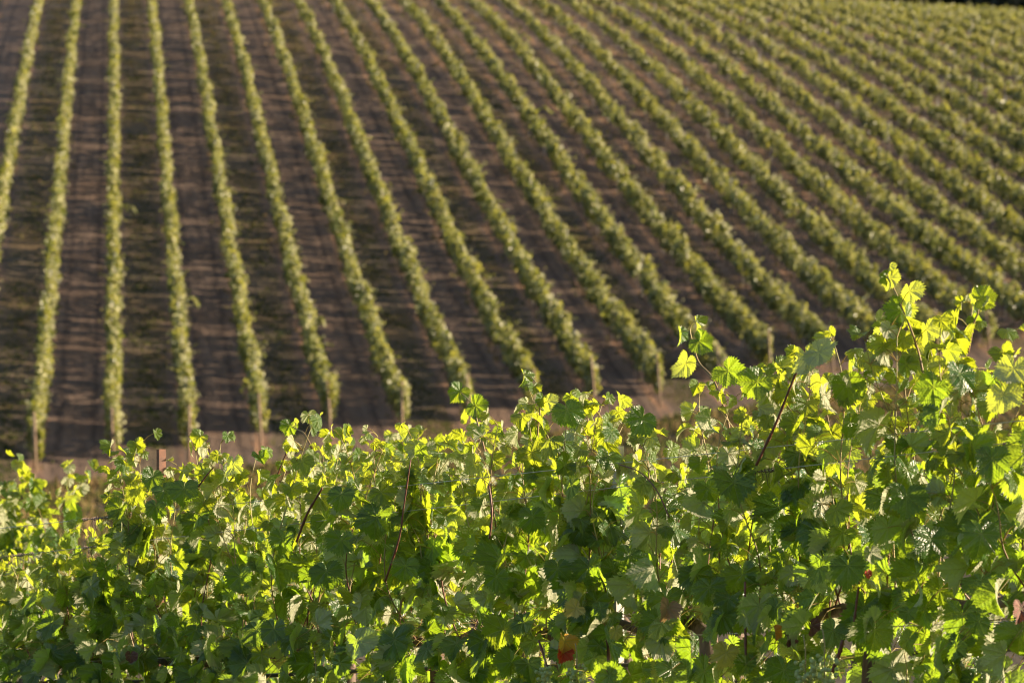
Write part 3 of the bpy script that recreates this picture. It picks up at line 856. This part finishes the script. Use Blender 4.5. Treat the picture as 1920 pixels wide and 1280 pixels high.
def make_hedge(k):
    rg = np.random.default_rng(900 + k)
    D0, D1 = d_start(k), d_end(k)
    # leave out what runs outside the view by a wide margin
    def pos(D): return np.stack([-(960 - U0) / FPX * D + 2.5 * k, D, field_z(np.full_like(D, k), D)], -1)
    while abs(pos(np.array([D0]))[0, 0]) > .165 * D0 and D0 < D1 - 5: D0 += 2
    p0 = pos(np.array([D0]))[0]
    root = empty('vine_hedge', tuple(p0)); tag(root, hedge_label(k), 'vine row', 'vine rows on the hillside')
    L = D1 - D0
    base_n = 420 if D0 < 150 else 360
    # tufts of leaves: tuft centres on the hedge's section, then the leaves of each tuft
    n = int(L * base_n / 16)
    u_ = rg.random(n); D = D0 + L * u_ ** 1.25
    ph = rg.uniform(0, 50)
    def nz(D, a, b, c): return (np.sin(D * a + ph) + np.sin(D * b + ph * 1.7) + np.sin(D * c + ph * 2.3)) / 3
    htop = 1.52 - .20 * smooth(170, 275, D) + .24 * nz(D, 6.1, 2.3, .71) + .36 * nz(D, 13.0, 9.1, 4.3)
    wid = (.115 + .09 * nz(D, 5.3, 3.1, 1.1)) * (1 - .30 * smooth(185, 285, D))
    lat0 = .15 * nz(D, .9, .37, 2.1)
    vig = nz(D, .53, 1.3, 3.3)                 # weaker and stronger vines
    keep = rg.random(n) < np.clip(.87 + 1.0 * vig, .08, 1) * (1 - .42 * smooth(190, 290, D))
    th = rg.uniform(0, 2 * np.pi, n)
    rad = np.where(rg.random(n) < .72, rg.uniform(.8, 1.05, n), rg.uniform(.2, .8, n))
    far = smooth(185, 285, D)
    lo = .57 + .16 * nz(D, 4.1, 1.9, .8) + .36 * far
    cx = rad * np.cos(th) * wid; cz = (lo + htop) / 2 + rad * np.sin(th) * (htop - lo) / 2
    P = pos(D); P[:, 0] += cx + lat0; P[:, 2] += cz
    out = np.stack([np.cos(th) / .27 * .5, np.zeros(n), np.sin(th) / .6 * .5 + .25], 1)
    ez = norm(norm(out) + rg.normal(0, .55, (n, 3)))
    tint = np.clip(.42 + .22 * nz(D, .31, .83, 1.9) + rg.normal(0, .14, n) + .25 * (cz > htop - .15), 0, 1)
    m_ = 14; sp = rg.uniform(.045, .085, n)[keep]
    P, ez, tint, Dk = P[keep], ez[keep], tint[keep], D[keep]
    P = np.repeat(P, m_, 0) + rg.normal(0, 1, (len(P) * m_, 3)) * np.repeat(sp, m_)[:, None]
    ez = norm(np.repeat(ez, m_, 0) + rg.normal(0, .45, P.shape))
    tint = np.clip(np.repeat(tint, m_) + rg.normal(0, .12, len(P)), 0, 1)
    size = rg.uniform(.09, .17, len(P)) * (1 + .2 * (np.repeat(Dk, m_) - 130) / 170)
    # shoots standing out of the hedge, each with a few leaves
    m = int(L * 4.0); Ds = D0 + L * rg.random(m)
    ii = np.clip(np.searchsorted(np.sort(D), Ds), 0, n - 1); oo = np.argsort(D)[ii]
    B = pos(Ds); B[:, 0] += lat0[oo]; B[:, 2] += htop[oo] - .08
    dr = norm(np.stack([rg.normal(0, .7, m), rg.normal(0, .5, m), np.abs(rg.normal(.5, .45, m))], 1)) * rg.uniform(.15, .62, (m, 1))
    for j in range(6):
        f = j / 5
        Q = B + dr * f - UP * .12 * f * f + rg.normal(0, .035, (m, 3))
        P = np.concatenate([P, Q]); size = np.concatenate([size, rg.uniform(.09, .15, m) * (1 - .4 * f)])
        ez = np.concatenate([ez, norm(rg.normal(0, 1, (m, 3)) + UP * .5)]); tint = np.concatenate([tint, np.clip(rg.normal(.6, .15, m), 0, 1)])
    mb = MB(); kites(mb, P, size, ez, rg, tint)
    extra = {0: (398, 24, 1), 1: (575, 20, 1), 2: (735, 14, -1), 3: (610, 12, 1), 9: (215, 24, 1), 10: (75, 16, 1)}
    if k in extra:                              # a long stray shoot arching out of the row
        v, px, sg = extra[k]
        Ds = np.linspace(D0, D1, 400); Z = pos(Ds)
        vs = YH - (Z[:, 2] + 1.3) / Ds * FPX; i = int(np.argmin(abs(vs - v)))
        s = np.linspace(0, 1, 26)
        Q = Z[i] + np.stack([sg * (.25 + s * px * Ds[i] / FPX * 1.3), 0 * s, 1.45 + .25 * np.sin(s * 2.6) - .25 * s ** 2], 1) + rg.normal(0, .03, (26, 3))
        kites(mb, Q, np.full(26, .16), norm(rg.normal(0, 1, (26, 3)) + UP), rg, np.full(26, .6))
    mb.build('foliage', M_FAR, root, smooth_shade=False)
    # the braced end post and the line posts
    Zs = d_start(k)
    if D0 <= Zs + .1:
        p = pos(np.array([Zs - .25]))[0]; lean = rg.normal(-.10, .05)
        pm = MB(); tube(pm, [p - UP * .3, p + np.array([lean * .4, .12, .9]), p + np.array([lean, .28, 1.95])], [.046, .043, .040], 8)
        pm.build('end_post', M_WOOD, root)
        am = MB(); tube(am, [p + np.array([lean, .28, 1.9]), p + np.array([lean * .2, -1.3, .02])], .005, 4); am.build('anchor_wire', M_OLDWIRE, root)
    for d in np.arange(Zs + 6, D1, 7.5):
        if d < D0: continue
        d += rg.normal(0, .3)
        p = pos(np.array([d]))[0]
        pm = MB(); tube(pm, [p - UP * .2, p + np.array([rg.normal(0, .03), 0, 1.72 + rg.uniform(-.15, .15)])], .022, 5)
        pm.build('post', M_PALEPOST, root)
    # vine trunks, seen under the foliage
    tm = MB()
    for d in np.arange(D0 + .4, min(D1, D0 + 70), 1.0):
        p = pos(np.array([d]))[0] + np.array([rg.normal(0, .03), 0, 0])
        tube(tm, [p - UP * .1, p + np.array([rg.normal(0, .04), rg.normal(0, .04), .35]), p + np.array([0, 0, .75])], [.03, .025, .02], 5, cap=False)
    o = tm.build('trunks', M_TRUNK, root)
    if o: o['kind'] = 'stuff'
    # training wires
    for h in (.7, 1.25, 1.7):
        wm = MB(); Ds = np.arange(D0, min(D1, 215.0), 5.0)
        if len(Ds) < 3: continue
        tube(wm, pos(Ds) + UP * h, .003, 4, cap=False)
        wm.build('wire', M_OLDWIRE, root)
for k in range(-2, 31):
    make_hedge(k)

# ------------------------------------------------------------------ grass in every other lane, dry weeds on the headland
def build_grass():
    rg = np.random.default_rng(5); mb = MB()
    C, H, T = [], [], []
    for k in range(-4, 34, 2):
        n = 5200; D = 120 + 200 * rg.random(n) ** 1.4; c = k + .5 + rg.normal(0, .17, n)
        X = 2.5 * c - (960 - U0) / FPX * D
        patch = np.sin(X * 1.3 + D * .31) + np.sin(D * .17 - X * .7) + np.sin(D * .83 + k)
        ok = (patch > -1.5) & (D > 125 + 2 * k)
        C.append(np.stack([X, D], 1)[ok]); H.append(rg.uniform(.03, .13, n)[ok]); T.append(np.clip(rg.normal(.5, .2, n) + .25 * (D - 190) / 90, 0, 1)[ok])
    n = 9000                                         # tussocks along the vines
    k = rg.integers(-2, 30, n); D = 122 + 190 * rg.random(n); X = 2.5 * k - (960 - U0) / FPX * D + rg.normal(0, .22, n)
    ok = D > 126 + 2 * k
    C.append(np.stack([X, D], 1)[ok]); H.append(rg.uniform(.06, .3, n)[ok]); T.append(np.clip(rg.normal(.7, .2, n), 0, 1)[ok])
    n = 26000                                        # headland in front of the rows
    X = rg.uniform(-28, 22, n); D = 122 + .8 * (X + 14) - rg.random(n) ** 1.5 * 30
    C.append(np.stack([X, D], 1)); H.append(rg.uniform(.08, .5, n) * rg.uniform(.4, 1.2, n)); T.append(np.clip(rg.normal(.72, .22, n), 0, 1))
    C = np.concatenate(C); H = np.concatenate(H); T = np.concatenate(T); n = len(C)
    Z = ground_z(C[:, 0], C[:, 1]) - .03
    P = np.stack([C[:, 0], C[:, 1], Z], 1)
    for rep in range(3):
        a = rg.uniform(0, 6.28, n); d = np.stack([np.cos(a), np.sin(a), 0 * a], 1); wdt = rg.uniform(.03, .07, n)[:, None]
        off = rg.normal(0, .08, (n, 3)); off[:, 2] = 0
        lean = rg.normal(0, .35, (n, 3)); lean[:, 2] = 0
        V = np.stack([P + off - d * wdt, P + off + d * wdt, P + off + (UP + lean) * H[:, None] * rg.uniform(.6, 1.1, (n, 1))], 1).reshape(-1, 3)
        mb.add(V, [np.arange(3 * n).reshape(-1, 3)], tint=np.repeat(T, 3))
    o = mb.build('grass', M_GRASS, None, origin=(0, 150, 0), smooth_shade=False)
    tag(o, 'sparse grass and dry weeds between and below the vine rows', kind='stuff')
build_grass()

# ------------------------------------------------------------------ dark wood beyond the crest, top right; left part added as shade behind row gaps
def build_wood():
    rg = np.random.default_rng(11); mb = MB()
    for i in range(230):
        Y = rg.uniform(430, 500); X = Y * rg.uniform(.005, .20)
        z = float(ground_z(X, Y)); h = rg.uniform(22, 29)
        tube(mb, [(X, Y, z - .5), (X + .3, Y, z + h * .5), (X, Y, z + h * .8)], [.35, .25, .1], 6, tint=0)
        n = 420
        u_ = norm(rg.normal(0, 1, (n, 3))) * (rg.random((n, 1)) ** .4) * np.array([4.2, 4.2, h * .48])
        kites(mb, np.array([X, Y, z + h * .55]) + u_, rg.uniform(.7, 1.3, n), norm(u_ + rg.normal(0, 2, (n, 3))), rg, np.clip(rg.normal(.1, .1, n), 0, 1))
    o = mb.build('woodland', M_WOODS, None, origin=(60, 460, 20), smooth_shade=False)
    tag(o, 'dark wood beyond the crest at upper right, its added left part darkening row gaps', kind='stuff')
M_WOODS = leaf_material('woodland_leaf', (.018, .028, .014), (.028, .04, .016), (.04, .05, .02), (.03, .04, .02), (.03, .05, .01), (.05, .07, .01), tfac=.2, veins=False, rough=.6)
build_wood()
